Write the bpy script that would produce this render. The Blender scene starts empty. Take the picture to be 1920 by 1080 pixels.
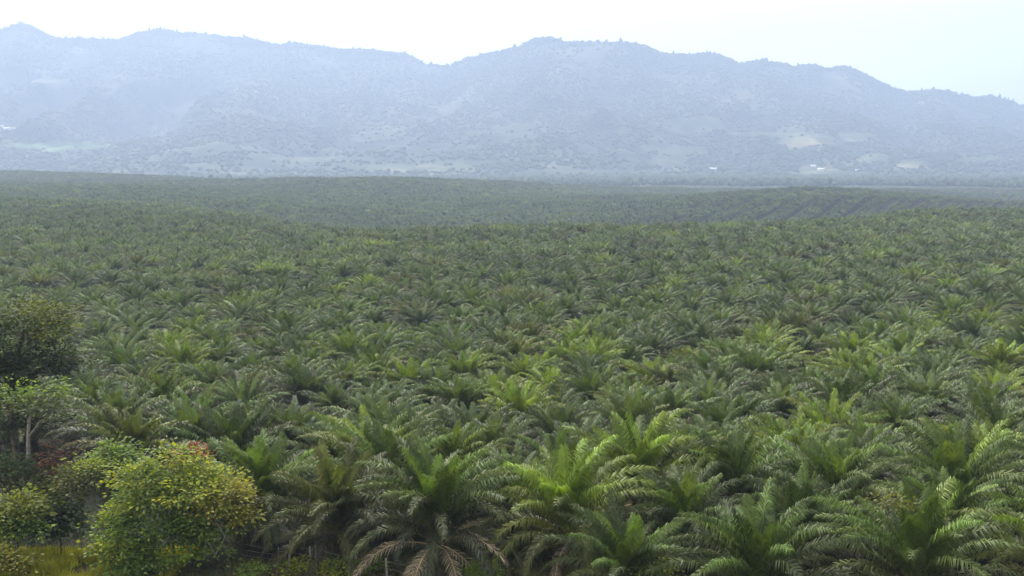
import bpy, math, random
import numpy as np
from mathutils import Vector, Matrix

random.seed(7)
RNG = np.random.default_rng(11)
S = bpy.context.scene
COL = S.collection
R = math.radians

# ------------------------------------------------------------------ camera
F = 1867.0                       # focal length in photo pixels (1920 wide)
HORIZON = 290.0
PITCH = math.atan((540 - HORIZON) / F)
CAM = np.array([0.0, 0.0, 28.0])
cd = bpy.data.cameras.new("camera")
cam = bpy.data.objects.new("camera", cd)
COL.objects.link(cam)
cam.location = CAM
cam.rotation_euler = (math.pi / 2 - PITCH, 0, 0)
cd.sensor_width = 36.0
cd.lens = 36.0 * F / 1920.0
cd.clip_start = 0.5
cd.clip_end = 60000
S.camera = cam


def ray(px, py):
    """direction of the sight line through a photo pixel, scaled to y = 1"""
    u, v = (px - 960.0) / F, -(py - 540.0) / F
    y = math.cos(PITCH) + v * math.sin(PITCH)
    z = -math.sin(PITCH) + v * math.cos(PITCH)
    return u / y, z / y


def at(px, py, Y):
    u, z = ray(px, py)
    return np.array([u * Y, Y, CAM[2] + z * Y])


def project(P):
    P = np.atleast_2d(np.asarray(P, float)) - CAM
    d = P[:, 1] * math.cos(PITCH) - P[:, 2] * math.sin(PITCH)
    up = P[:, 1] * math.sin(PITCH) + P[:, 2] * math.cos(PITCH)
    return 960 + F * P[:, 0] / d, 540 - F * up / d


# ------------------------------------------------------------------ noise
def _hash(ix, iy, seed):
    h = (ix.astype(np.int64) * 374761393 + iy.astype(np.int64) * 668265263 + seed * 974634777) & 0xFFFFFFFF
    h = ((h ^ (h >> 13)) * 1274126177) & 0xFFFFFFFF
    return ((h ^ (h >> 16)) & 0xFFFF) / 65535.0


def vnoise(x, y, seed=0):
    x = np.asarray(x, float); y = np.asarray(y, float)
    ix, iy = np.floor(x), np.floor(y)
    fx, fy = x - ix, y - iy
    fx = fx * fx * (3 - 2 * fx); fy = fy * fy * (3 - 2 * fy)
    a, b = _hash(ix, iy, seed), _hash(ix + 1, iy, seed)
    c, d = _hash(ix, iy + 1, seed), _hash(ix + 1, iy + 1, seed)
    return (a + (b - a) * fx) * (1 - fy) + (c + (d - c) * fx) * fy


def fbm(x, y, octaves=4, seed=0):
    t, amp, tot = 0.0, 1.0, 0.0
    for o in range(octaves):
        t = t + amp * vnoise(np.asarray(x) * 2 ** o, np.asarray(y) * 2 ** o, seed + o * 17)
        tot += amp; amp *= 0.5
    return t / tot


# ------------------------------------------------------------------ terrain
_NY = np.array([-400, -30, 0, 6, 50, 60, 90, 120, 170, 260, 340, 400, 4000.])
_ND = np.array([1.5, 1.5, 1.7, 4.6, 26.4, 26.0, 29.2, 31.5, 34.2, 35.2, 36.0, 37.0, 37.0])


def plantation_end(X):
    return 1980 + 260 * (fbm(np.asarray(X) / 260, np.asarray(X) * 0, 3, 55) - .5)


def ground_z(X, Y):
    X = np.asarray(X, float); Y = np.asarray(Y, float)
    D = np.interp(Y, _NY, _ND)
    az = X / np.maximum(Y, 60.0)
    edge = 385 + 240 * np.clip((-az - 0.22) / 0.3, 0, 1) + 110 * np.clip((az - 0.12) / 0.3, 0, 1) + 150 * (fbm(X / 110, Y / 200, 3, 3) - .5)
    t = np.clip((Y - edge) / 330.0, 0, 1)
    t = t * t * (3 - 2 * t)
    t2 = np.clip((Y - 1150) / 650.0, 0, 1); t2 = t2 * t2 * (3 - 2 * t2)
    deep = .25 + .75 / (1 + np.exp(-(az + .24) / .05))
    D = D + t * (64.0 - D) * np.maximum(deep * .95, t2)
    for T_, x0, y0, wx, wy in ((36.5, -850, 1650, 420, 420), (38.5, -195, 1400, 270, 330), (40.5, 350, 1060, 215, 230)):
        w = np.exp(-((X - x0) / wx) ** 2 - ((Y - y0) / wy) ** 2)
        D = D * (1 - w) + T_ * w
    D = D + 4.0 * (fbm(X / 120, Y / 120, 3, 9) - .5) * np.clip((Y - 150) / 200, 0, 1)
    D = D + 14.0 * (fbm(X / 210, Y / 130, 3, 19) - .5) * np.clip((Y - 520) / 300, 0, 1) * np.clip((2100 - Y) / 400, 0, 1)
    return CAM[2] - D


# ------------------------------------------------------------------ helpers
def link(o):
    COL.objects.link(o)
    return o


def tag(o, label=None, cat=None, group=None, kind=None):
    if label: o["label"] = label
    if cat: o["category"] = cat
    if group: o["group"] = group
    if kind: o["kind"] = kind
    return o


def raw_mesh(name, V, T, mat=None, col=None, smooth=False):
    """triangle (or quad) mesh from arrays; col = one RGB per vertex"""
    me = bpy.data.meshes.new(name)
    V = np.asarray(V, np.float32); T = np.asarray(T, np.int32)
    k = T.shape[1]
    me.vertices.add(len(V)); me.vertices.foreach_set("co", V.ravel())
    me.loops.add(T.size); me.loops.foreach_set("vertex_index", T.ravel())
    me.polygons.add(len(T))
    me.polygons.foreach_set("loop_start", np.arange(0, T.size, k, dtype=np.int32))
    me.polygons.foreach_set("loop_total", np.full(len(T), k, np.int32))
    if smooth:
        me.polygons.foreach_set("use_smooth", np.ones(len(T), bool))
    if col is not None:
        a = me.color_attributes.new("tint", "FLOAT_COLOR", "POINT")
        c = np.ones((len(V), 4), np.float32); c[:, :3] = col
        a.data.foreach_set("color", c.ravel())
    me.update(calc_edges=True)
    if mat: me.materials.append(mat)
    return me


def obj(name, me, parent=None, loc=None):
    o = link(bpy.data.objects.new(name, me))
    if parent is not None: o.parent = parent
    if loc is not None: o.location = loc
    return o


def empty(name, loc, rz=0.0):
    o = link(bpy.data.objects.new(name, None))
    o.location = loc; o.rotation_euler = (0, 0, rz); o.empty_display_size = 0.3
    return o


class Geo:
    """collects triangles with a colour per vertex"""
    def __init__(self):
        self.V, self.T, self.C, self.n = [], [], [], 0

    def add(self, V, T, C=(1, 1, 1)):
        V = np.asarray(V, float); T = np.asarray(T, int)
        self.V.append(V); self.T.append(T + self.n)
        C = np.asarray(C, float)
        self.C.append(np.broadcast_to(C, (len(V), 3)) if C.ndim == 1 else C)
        self.n += len(V)

    def tube(self, pts, radii, sides=7, C=(1, 1, 1), cap=True):
        pts = np.asarray(pts, float); n = len(pts)
        V = []
        for i in range(n):
            d = pts[min(i + 1, n - 1)] - pts[max(i - 1, 0)]
            d = d / (np.linalg.norm(d) + 1e-9)
            a = np.cross(d, [0, 0, 1.0]) if abs(d[2]) < .95 else np.cross(d, [1.0, 0, 0])
            a /= np.linalg.norm(a); b = np.cross(d, a)
            for k in range(sides):
                t = 2 * math.pi * k / sides
                V.append(pts[i] + radii[i] * (a * math.cos(t) + b * math.sin(t)))
        T = []
        for i in range(n - 1):
            for k in range(sides):
                p, q = i * sides + k, i * sides + (k + 1) % sides
                T += [(p, q, q + sides), (p, q + sides, p + sides)]
        if cap:
            V.append(pts[-1]); c = len(V) - 1
            T += [((n - 1) * sides + k, (n - 1) * sides + (k + 1) % sides, c) for k in range(sides)]
        self.add(V, T, C)

    def arrays(self):
        return np.vstack(self.V), np.vstack(self.T), np.vstack(self.C)

    def mesh(self, name, mat, smooth=False):
        V, T, C = self.arrays()
        return raw_mesh(name, V, T, mat, C, smooth)


# ------------------------------------------------------------------ materials
def new_mat(name):
    m = bpy.data.materials.new(name); m.use_nodes = True
    nt = m.node_tree
    for n in list(nt.nodes): nt.nodes.remove(n)
    out = nt.nodes.new("ShaderNodeOutputMaterial")
    return m, nt, out


def N(nt, kind, **inputs):
    n = nt.nodes.new(kind)
    for k, v in inputs.items():
        n.inputs[k].default_value = v
    return n


def leaf_material(name, per_object, rough=0.42, trans=0.34, spec=0.5):
    """leaf: tint attribute x object colour, glossy cuticle, light shining through"""
    m, nt, out = new_mat(name)
    L = nt.links.new
    at_ = nt.nodes.new("ShaderNodeAttribute"); at_.attribute_name = "tint"
    col = at_.outputs["Color"]
    if per_object == "instance":   # tone stored with each palm of the mass
        oi = nt.nodes.new("ShaderNodeAttribute"); oi.attribute_type = 'INSTANCER'; oi.attribute_name = "palm_tone"
    elif per_object:
        oi = nt.nodes.new("ShaderNodeObjectInfo")
    if per_object:
        mx = nt.nodes.new("ShaderNodeMix"); mx.data_type = 'RGBA'; mx.blend_type = 'MULTIPLY'
        mx.inputs["Factor"].default_value = 1.0
        L(col, mx.inputs["A"]); L(oi.outputs["Color"], mx.inputs["B"])
        col = mx.outputs["Result"]
    geo = nt.nodes.new("ShaderNodeNewGeometry")
    nz = nt.nodes.new("ShaderNodeTexNoise"); nz.inputs["Scale"].default_value = 0.9; nz.inputs["Detail"].default_value = 3
    L(geo.outputs["Position"], nz.inputs["Vector"])
    mr = nt.nodes.new("ShaderNodeMapRange")
    mr.inputs["From Min"].default_value = .3; mr.inputs["From Max"].default_value = .7
    mr.inputs["To Min"].default_value = .7; mr.inputs["To Max"].default_value = 1.3
    L(nz.outputs["Fac"], mr.inputs["Value"])
    sc = nt.nodes.new("ShaderNodeVectorMath"); sc.operation = 'SCALE'
    L(col, sc.inputs[0]); L(mr.outputs["Result"], sc.inputs["Scale"])
    p = nt.nodes.new("ShaderNodeBsdfPrincipled")
    p.inputs["Roughness"].default_value = rough
    p.inputs["Specular IOR Level"].default_value = spec
    L(sc.outputs["Vector"], p.inputs["Base Color"])
    tr = nt.nodes.new("ShaderNodeBsdfTranslucent")
    tm = nt.nodes.new("ShaderNodeVectorMath"); tm.operation = 'MULTIPLY'
    tm.inputs[1].default_value = (1.5, 1.45, 0.55)
    L(sc.outputs["Vector"], tm.inputs[0]); L(tm.outputs["Vector"], tr.inputs["Color"])
    ms = nt.nodes.new("ShaderNodeMixShader"); ms.inputs["Fac"].default_value = trans
    L(p.outputs["BSDF"], ms.inputs[1]); L(tr.outputs["BSDF"], ms.inputs[2])
    L(ms.outputs["Shader"], out.inputs["Surface"])
    return m


def noise_material(name, stops, scale, rough=0.9, detail=6, bump=0.0, bump_scale=None, tint=False):
    m, nt, out = new_mat(name)
    L = nt.links.new
    geo = nt.nodes.new("ShaderNodeNewGeometry")
    nz = nt.nodes.new("ShaderNodeTexNoise")
    nz.inputs["Scale"].default_value = scale; nz.inputs["Detail"].default_value = detail; nz.inputs["Roughness"].default_value = .62
    L(geo.outputs["Position"], nz.inputs["Vector"])
    cr = nt.nodes.new("ShaderNodeValToRGB")
    e = cr.color_ramp.elements
    while len(e) < len(stops): e.new(0.5)
    for i, (pos, c) in enumerate(stops):
        e[i].position = pos; e[i].color = (*c, 1)
    L(nz.outputs["Fac"], cr.inputs["Fac"])
    col = cr.outputs["Color"]
    if tint:
        a = nt.nodes.new("ShaderNodeAttribute"); a.attribute_name = "tint"
        mx = nt.nodes.new("ShaderNodeMix"); mx.data_type = 'RGBA'; mx.blend_type = 'MULTIPLY'
        mx.inputs["Factor"].default_value = 1.0
        L(col, mx.inputs["A"]); L(a.outputs["Color"], mx.inputs["B"])
        col = mx.outputs["Result"]
    p = nt.nodes.new("ShaderNodeBsdfPrincipled")
    p.inputs["Roughness"].default_value = rough
    p.inputs["Specular IOR Level"].default_value = 0.2
    L(col, p.inputs["Base Color"])
    if bump:
        n2 = nt.nodes.new("ShaderNodeTexNoise"); n2.inputs["Scale"].default_value = bump_scale or scale * 6; n2.inputs["Detail"].default_value = 5
        L(geo.outputs["Position"], n2.inputs["Vector"])
        b = nt.nodes.new("ShaderNodeBump"); b.inputs["Strength"].default_value = bump; b.inputs["Distance"].default_value = 0.2
        L(n2.outputs["Fac"], b.inputs["Height"]); L(b.outputs["Normal"], p.inputs["Normal"])
    L(p.outputs["BSDF"], out.inputs["Surface"])
    return m


M_PALM = leaf_material("palm_leaf", True, rough=0.55, trans=0.22, spec=0.3)
M_PALM_FAR = leaf_material("palm_leaf_far", "instance", rough=0.55, trans=0.22, spec=0.3)
M_DRY = leaf_material("dry_leaf", False, rough=0.75, trans=0.15, spec=0.2)
M_LEAF = leaf_material("broad_leaf", False, rough=0.6, trans=0.42, spec=0.22)
M_GRASS = leaf_material("grass_blade", False, rough=0.6, trans=0.35, spec=0.3)
M_BARK = noise_material("bark", [(.3, (.035, .028, .02)), (.7, (.14, .115, .085))], 3.0, bump=.6, bump_scale=9, tint=True)
M_PALE_BARK = noise_material("pale_bark", [(.3, (.17, .155, .13)), (.7, (.34, .31, .27))], 2.5, bump=.4, bump_scale=10)
M_POST = noise_material("post_wood", [(.3, (.28, .26, .22)), (.7, (.5, .47, .42))], 4.0, bump=.4, bump_scale=18)
M_WIRE = noise_material("wire", [(.3, (.16, .15, .14)), (.7, (.3, .29, .28))], 6.0, rough=.5)
M_GROUND = noise_material("soil_and_weeds", [(.32, (.035, .045, .014)), (.5, (.055, .06, .02)), (.62, (.12, .075, .042)), (.78, (.2, .115, .065))], .22, bump=.5, bump_scale=3.0, tint=True)
M_MOUNT = noise_material("mountain_slope", [(.34, (.006, .012, .008)), (.52, (.026, .038, .02)), (.68, (.10, .105, .06))], .0045, detail=9, tint=True)
M_FOREST = noise_material("forest_leaf", [(.3, (.02, .034, .014)), (.7, (.05, .068, .026))], .03, tint=True)
M_WALL = noise_material("plaster", [(.3, (.68, .67, .64)), (.7, (.8, .79, .77))], .8)
M_ROOF = noise_material("sheet_roof", [(.3, (.72, .74, .76)), (.7, (.84, .85, .86))], .4, rough=.4)
M_RUST_ROOF = noise_material("rust_roof", [(.3, (.4, .2, .14)), (.7, (.55, .33, .25))], .4, rough=.6)
M_DARKHOLE = noise_material("shaded_opening", [(.3, (.03, .03, .03)), (.7, (.06, .06, .06))], 1.0)

# ------------------------------------------------------------------ ground
def axis(parts):
    out = []
    for a, b, st in parts:
        out += list(np.arange(a, b, st))
    return np.array(out + [parts[-1][1]], float)


gy = axis([(-280, 0, 40), (0, 90, 2), (90, 460, 10), (460, 2400, 28), (2400, 8600, 400)])
gxp = axis([(0, 50, 2.5), (50, 300, 14), (300, 1500, 45), (1500, 8400, 700)])
gx = np.concatenate([-gxp[:0:-1], gxp])
GX, GY = np.meshgrid(gx, gy)
GZ = ground_z(GX, GY) + .25 * (fbm(GX / 2.5, GY / 2.5, 3, 5) - .5)


litter_shade = np.clip((GY - 59.5 + 2.5 * (fbm(GX / 4, GY / 4, 3, 6) - .5)) / 1.5, 0, 1)[..., None] * (1 - 0 * GY)[..., None]   # dark fallen leaves, with shade between the palms painted in
GT = np.array([1.0, 1.0, 1.0]) * (1 - litter_shade) + np.array([.18, .25, .2]) * litter_shade
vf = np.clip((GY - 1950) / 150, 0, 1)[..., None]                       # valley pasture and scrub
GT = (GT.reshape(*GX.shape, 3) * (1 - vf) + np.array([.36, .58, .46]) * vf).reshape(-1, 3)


def grid_quads(nr, nc):
    i = np.arange(nr - 1)[:, None] * nc + np.arange(nc - 1)[None, :]
    return np.stack([i, i + 1, i + nc + 1, i + nc], -1).reshape(-1, 4)


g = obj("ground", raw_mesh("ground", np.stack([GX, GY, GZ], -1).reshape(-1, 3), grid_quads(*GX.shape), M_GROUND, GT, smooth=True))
tag(g, kind="structure")

# ------------------------------------------------------------------ mountains
RIDGE = np.array([(-520, 70), (-260, 60), (-120, 75), (0, 52), (20, 46), (38, 42), (60, 47), (80, 58), (100, 68), (140, 70), (180, 70), (215, 72), (240, 65), (260, 58),
    (300, 52), (320, 55), (345, 60), (350, 58), (400, 62), (425, 68), (460, 67), (490, 73), (510, 80), (530, 81), (550, 77), (580, 82), (600, 84),
    (620, 88), (640, 90), (700, 91), (720, 95), (760, 98), (780, 105), (800, 117), (830, 121), (845, 120), (870, 108), (910, 100), (940, 93),
    (975, 85), (1000, 72), (1015, 69), (1035, 69), (1060, 76), (1100, 75), (1150, 75), (1190, 77), (1215, 86), (1240, 97), (1265, 99), (1290, 102),
    (1315, 98), (1340, 98), (1360, 105), (1385, 117), (1400, 115), (1430, 111), (1460, 116), (1490, 124), (1500, 120), (1520, 119), (1555, 127),
    (1580, 122), (1600, 127), (1625, 138), (1650, 152), (1680, 166), (1710, 171), (1745, 168), (1775, 168), (1800, 176), (1830, 182), (1855, 177),
    (1880, 184), (1920, 195), (2000, 205), (2120, 190), (2300, 215), (2500, 240)], float)
RIDGE[:, 1] += 3
_rd = np.array([ray(a, b) for a, b in RIDGE])          # u = X/Y, w = rise per Y


def ridge_rise(u): return np.interp(u, _rd[:, 0], _rd[:, 1])
def ridge_Y(u): return 5900 - 900 / (1 + np.exp(-(u + .04) / .05)) + 260 * (fbm(u * 9 + 40, u * 0, 2, 21) - .5)


FOOT = 2900.0
uu = np.linspace(-.80, .80, 620)
tt = np.concatenate([np.linspace(-.06, 1, 150), np.linspace(1.01, 1.35, 14)])
UU, TT = np.meshgrid(uu, tt)


def mountain_point(u, t):
    Yr = ridge_Y(u)
    Y = FOOT + (Yr - FOOT) * t
    X = u * Y
    rise_r = ridge_rise(u)
    Hr = CAM[2] + rise_r * Yr + 42                       # ridge height over the plain
    tc = np.clip(t, 0, 1)
    base = 0.30 * tc ** 1.25 + .70 * tc ** 2.6
    warp = 260 * (fbm(X / 900, Y / 900, 3, 31) - .5)
    spur = 1 - np.abs(2 * fbm((X + warp) / 520, Y / 1500, 4, 41) - 1) * 2.2
    spur = np.clip(spur, -1, 1)
    rough = fbm(X / 170, Y / 170, 4, 51) - .5
    env = np.clip(np.sin(np.pi * np.clip(tc, 0, 1)) ** .8, 0, 1)
    z = -42 + Hr * base + env * (spur * .15 * Hr + rough * 110)
    over = np.clip(t - 1, 0, 1)
    z = z - over * 1.1 * Hr
    cap = CAM[2] + rise_r * Y * (.965 - .05 * (1 - tc)) - 4
    z = np.where(tc < .97, np.minimum(z, np.maximum(cap, -42 + .4 * Hr * base)), z)
    z = np.where(t < 0, -42 + t * 300, z)
    return X, Y, z


MX, MY, MZ = mountain_point(UU, TT)
mpx, mpy = project(np.stack([MX, MY, MZ], -1).reshape(-1, 3))
# fields and bare slopes: (px, py, half width, half height, colour factor)
FIELDS = [(118, 274, 74, 8, (3.2, 4.2, 2.0)), (40, 262, 40, 5, (2.2, 2.6, 1.6)), (610, 298, 110, 5, (4.2, 3.4, 2.8)), (730, 314, 130, 7, (4.0, 3.4, 2.6)),
          (1285, 236, 60, 15, (3.0, 3.3, 2.2)), (1325, 232, 25, 12, (4.6, 3.6, 3.0)), (1520, 262, 62, 12, (4.8, 3.6, 3.0)), (1595, 256, 32, 9, (4.6, 3.4, 3.2)),
          (1420, 252, 70, 4, (4.0, 3.3, 3.0)), (1640, 296, 26, 9, (4.0, 3.2, 3.0)), (1710, 306, 28, 8, (4.0, 3.2, 3.0)), (1830, 300, 60, 7, (2.8, 3.4, 2.0)),
          (1150, 246, 40, 6, (3.0, 3.0, 2.2)), (1560, 326, 90, 5, (4.6, 3.8, 3.2)), (1530, 318, 34, 6, (4.8, 3.8, 3.2)), (380, 312, 40, 6, (4.0, 3.2, 2.6)),
          (160, 300, 160, 6, (2.4, 2.6, 1.8)), (1000, 290, 90, 8, (2.4, 2.8, 1.8)), (480, 158, 24, 4, (3.8, 3.2, 3.2)), (85, 150, 34, 7, (3.4, 2.6, 2.6)),
          (1250, 280, 80, 8, (2.6, 2.9, 1.9)), (880, 305, 70, 6, (3.4, 3.2, 2.2)), (1100, 322, 120, 4, (3.0, 2.8, 2.2))]


def field_tint(px, py, X, Y):
    c = np.ones((len(px), 3))
    edge = (fbm(X / 60, Y / 60, 3, 71) - .5) * 1.3
    for fx, fy, wx, wy, col in FIELDS:
        d = np.sqrt(((px - fx) / wx) ** 2 + ((py - fy) / wy) ** 2) + edge
        w = np.clip((1.25 - d) / .5, 0, 1)[:, None] * (.9 if fx < 150 and fy > 270 else .42 if 1300 < fx < 1600 and fy < 270 else .35)
        c = c * (1 - w) + np.array(col) * w
    return c


mc = field_tint(mpx, mpy, MX.ravel(), MY.ravel())
mm = obj("mountains", raw_mesh("mountains", np.stack([MX, MY, MZ], -1).reshape(-1, 3), grid_quads(*MX.shape), M_MOUNT, mc, smooth=True))
tag(mm, kind="structure")


# ------------------------------------------------------------------ far woods: many small crowns
def blob_template(k):
    rng = np.random.default_rng(k)
    V = []; T = []
    rings = [(.12, .55), (.45, 1.0), (.8, .72)]
    n = 5
    for h, r in rings:
        for i in range(n):
            a = 2 * math.pi * (i + rng.uniform(-.3, .3)) / n
            rr = r * rng.uniform(.7, 1.25)
            V.append((rr * math.cos(a), rr * math.sin(a), h + rng.uniform(-.1, .1)))
    V.append((0, 0, 1.0 + rng.uniform(-.05, .2)))
    for j in range(2):
        for i in range(n):
            p, q = j * n + i, j * n + (i + 1) % n
            T += [(p, q, q + n), (p, q + n, p + n)]
    T += [(10 + i, 10 + (i + 1) % n, 15) for i in range(n)]
    return np.array(V), np.array(T)


def scatter(templates, P, sxy, sz, rot, col):
    """copies of small templates merged into arrays (each P gets one)"""
    Vs, Ts, Cs, n = [], [], [], 0
    pick = RNG.integers(0, len(templates), len(P))
    for k, tm in enumerate(templates):
        V, T = tm[0], tm[1]
        tint = tm[2] if len(tm) > 2 else np.ones((len(V), 3))
        idx = np.nonzero(pick == k)[0]
        if not len(idx): continue
        c, s = np.cos(rot[idx]), np.sin(rot[idx])
        x = (V[None, :, 0] * c[:, None] - V[None, :, 1] * s[:, None]) * sxy[idx, None] + P[idx, 0, None]
        y = (V[None, :, 0] * s[:, None] + V[None, :, 1] * c[:, None]) * sxy[idx, None] + P[idx, 1, None]
        z = V[None, :, 2] * sz[idx, None] + P[idx, 2, None]
        Vs.append(np.stack([x, y, z], -1).reshape(-1, 3))
        Ts.append((T[None] + (n + np.arange(len(idx)) * len(V))[:, None, None]).reshape(-1, 3))
        Cs.append((tint[None] * col[idx][:, None, :]).reshape(-1, 3))
        n += len(idx) * len(V)
    return np.vstack(Vs), np.vstack(Ts), np.vstack(Cs)


BLOBS = [blob_template(k) for k in range(6)]
nf = 60000
fu = RNG.uniform(-.62, .62, nf); ft = RNG.uniform(0, 1, nf) ** .8
ft[:5200] = RNG.uniform(.975, 1.005, 5200)               # the skyline trees
fx_, fy_, fz_ = mountain_point(fu, ft)
fpx, fpy = project(np.stack([fx_, fy_, fz_], -1))
bare = field_tint(fpx, fpy, fx_, fy_)[:, 0] > 1.5
dens = fbm(fx_ / 260, fy_ / 260, 3, 81)
keep = (~bare | (RNG.random(nf) < .012)) & (dens > RNG.uniform(.26, .5, nf))
P = np.stack([fx_, fy_, fz_ - 2], -1)[keep]
size = RNG.uniform(4.5, 9, len(P)); hgt = size * RNG.uniform(1.1, 1.9, len(P))
hgt *= .8
sky = ft[keep] > .97
hgt[sky] = RNG.uniform(6, 15, sky.sum()); size[sky] = RNG.uniform(4, 10, sky.sum())
tall = sky & (RNG.random(len(P)) < .05); hgt[tall] *= 1.8
fcol = RNG.uniform(.85, 1.5, (len(P), 1)) * np.array([1.0, 1.0, 1.0]) * RNG.uniform(.9, 1.12, (len(P), 3))
fo = obj("mountain_forest", raw_mesh("mountain_forest", *scatter(BLOBS, P, size, hgt, RNG.uniform(0, 6.28, len(P)), fcol)[:2], M_FOREST,
         None))
V_, T_, C_ = scatter(BLOBS, P, size, hgt, RNG.uniform(0, 6.28, len(P)), fcol)
fo.data = raw_mesh("mountain_forest", V_, T_, M_FOREST, C_)
tag(fo, "hazy blue green forest covering the mountain slopes and ridge line", "forest", kind="stuff")

nv = 32000
vy = RNG.uniform(1800, 3000, nv); vx = RNG.uniform(-.6, .6, nv) * vy
keep = (fbm(vx / 190, vy / 90, 3, 91) > RNG.uniform(.26, .52, nv)) & (vy > plantation_end(vx) + 6)
vx, vy = vx[keep], vy[keep]
P = np.stack([vx, vy, ground_z(vx, vy) - 1], -1)
size = RNG.uniform(2.5, 6.5, len(P)); hgt = size * RNG.uniform(1.0, 1.8, len(P)) * (1 + .7 * (vy < 2250) * RNG.random(len(P)))
vcol = RNG.uniform(.9, 1.5, (len(P), 1)) * RNG.uniform(.9, 1.12, (len(P), 3))
V_, T_, C_ = scatter(BLOBS, P, size, hgt, RNG.uniform(0, 6.28, len(P)), vcol)
tag(obj("valley_woodland", raw_mesh("valley_woodland", V_, T_, M_FOREST, C_)), "scattered hazy trees on the valley floor below the mountains", "woodland", kind="stuff")

# ------------------------------------------------------------------ far houses
def house(name, px, py, Y, w, d, h, roof_mat, label, group=None, rz=0.0):
    u, sl = ray(px, py)
    for Y in np.arange(1900.0, 4300.0, 8.0):                 # where this sight line meets the land
        t = max(0.0, (Y - FOOT) / float(ridge_Y(np.array([u]))[0] - FOOT))
        z = float(ground_z(u * Y, Y))
        if t > 0: z = max(z, float(mountain_point(np.array([u]), np.array([t]))[2][0]))
        if CAM[2] + sl * Y <= z + h * .6: break
    c = (u * Y, Y, z)
    z -= .5
    r = empty(name, (c[0], Y, z), rz)
    top = h + .5
    wall = Geo()
    x, y = w / 2, d / 2
    V = [(-x, -y, 0), (x, -y, 0), (x, y, 0), (-x, y, 0), (-x, -y, top), (x, -y, top), (x, y, top), (-x, y, top), (-x, 0, top + d * .22), (x, 0, top + d * .22)]
    T = [(0, 1, 5), (0, 5, 4), (1, 2, 6), (1, 6, 5), (2, 3, 7), (2, 7, 6), (3, 0, 4), (3, 4, 7), (4, 7, 8), (5, 9, 6)]
    wall.add(V, T)
    obj("wall", wall.mesh("wall", M_WALL), r)
    rf = Geo()
    o = 1.2
    z0, z1 = top - .3, top + d * .22 + .35
    V = [(-x - o, -y - o, z0), (x + o, -y - o, z0), (x + o, 0, z1), (-x - o, 0, z1), (-x - o, y + o, z0), (x + o, y + o, z0),
         (-x - o, -y - o, z0 + .3), (x + o, -y - o, z0 + .3), (x + o, 0, z1 + .3), (-x - o, 0, z1 + .3), (-x - o, y + o, z0 + .3), (x + o, y + o, z0 + .3)]
    T = [(6, 7, 8), (6, 8, 9), (9, 8, 11), (9, 11, 10), (0, 2, 1), (0, 3, 2), (3, 5, 2), (3, 4, 5), (0, 1, 7), (0, 7, 6), (4, 11, 5), (4, 10, 11), (0, 6, 9), (0, 9, 3), (3, 9, 10), (3, 10, 4), (1, 2, 8), (1, 8, 7), (2, 5, 11), (2, 11, 8)]
    rf.add(V, T)
    obj("roof", rf.mesh("roof", roof_mat), r)
    for k in range(3):
        wx = -x + w * (k + .5) / 3
        gme = Geo(); a, b, zz = .8, .65, top - 1.9
        gme.add([(wx - a, -y - .12, zz - b), (wx + a, -y - .12, zz - b), (wx + a, -y - .12, zz + b), (wx - a, -y - .12, zz + b),
                 (wx - a, -y + .05, zz - b), (wx + a, -y + .05, zz - b), (wx + a, -y + .05, zz + b), (wx - a, -y + .05, zz + b)],
                [(0, 1, 2), (0, 2, 3), (3, 2, 6), (3, 6, 7), (0, 5, 1), (0, 4, 5), (0, 3, 7), (0, 7, 4), (1, 5, 6), (1, 6, 2)])
        obj("window", gme.mesh("window", M_DARKHOLE), r)
    tag(r, label, "house", group)
    return r


HG = "white houses in the hazy valley"
house("farm_house", 1337, 317, 2700, 20, 9, 4, M_ROOF, "long low white building standing alone on the hazy valley floor", HG)
house("farm_house", 1525, 312, 3010, 15, 9, 4, M_ROOF, "white house just above the white roofed shed, on pinkish cleared ground", HG)
house("farm_house", 1539, 318, 2860, 18, 9, 4, M_ROOF, "white roofed shed just below another white house on pinkish ground", HG)
house("farm_house", 1607, 320, 2840, 9, 8, 4, M_ROOF, "small white house standing alone beyond the right palm hill", HG)
house("farm_house", 14, 244, 3700, 24, 12, 6, M_ROOF, "largest white building of the cluster at the far left valley edge", HG)
house("farm_house", 26, 242, 3740, 12, 9, 5, M_RUST_ROOF, "small rusty roofed house beside the large white far left building", HG)
house("farm_house", 4, 238, 3780, 12, 9, 5, M_ROOF, "small white house above the large white building at far left", HG)

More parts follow.
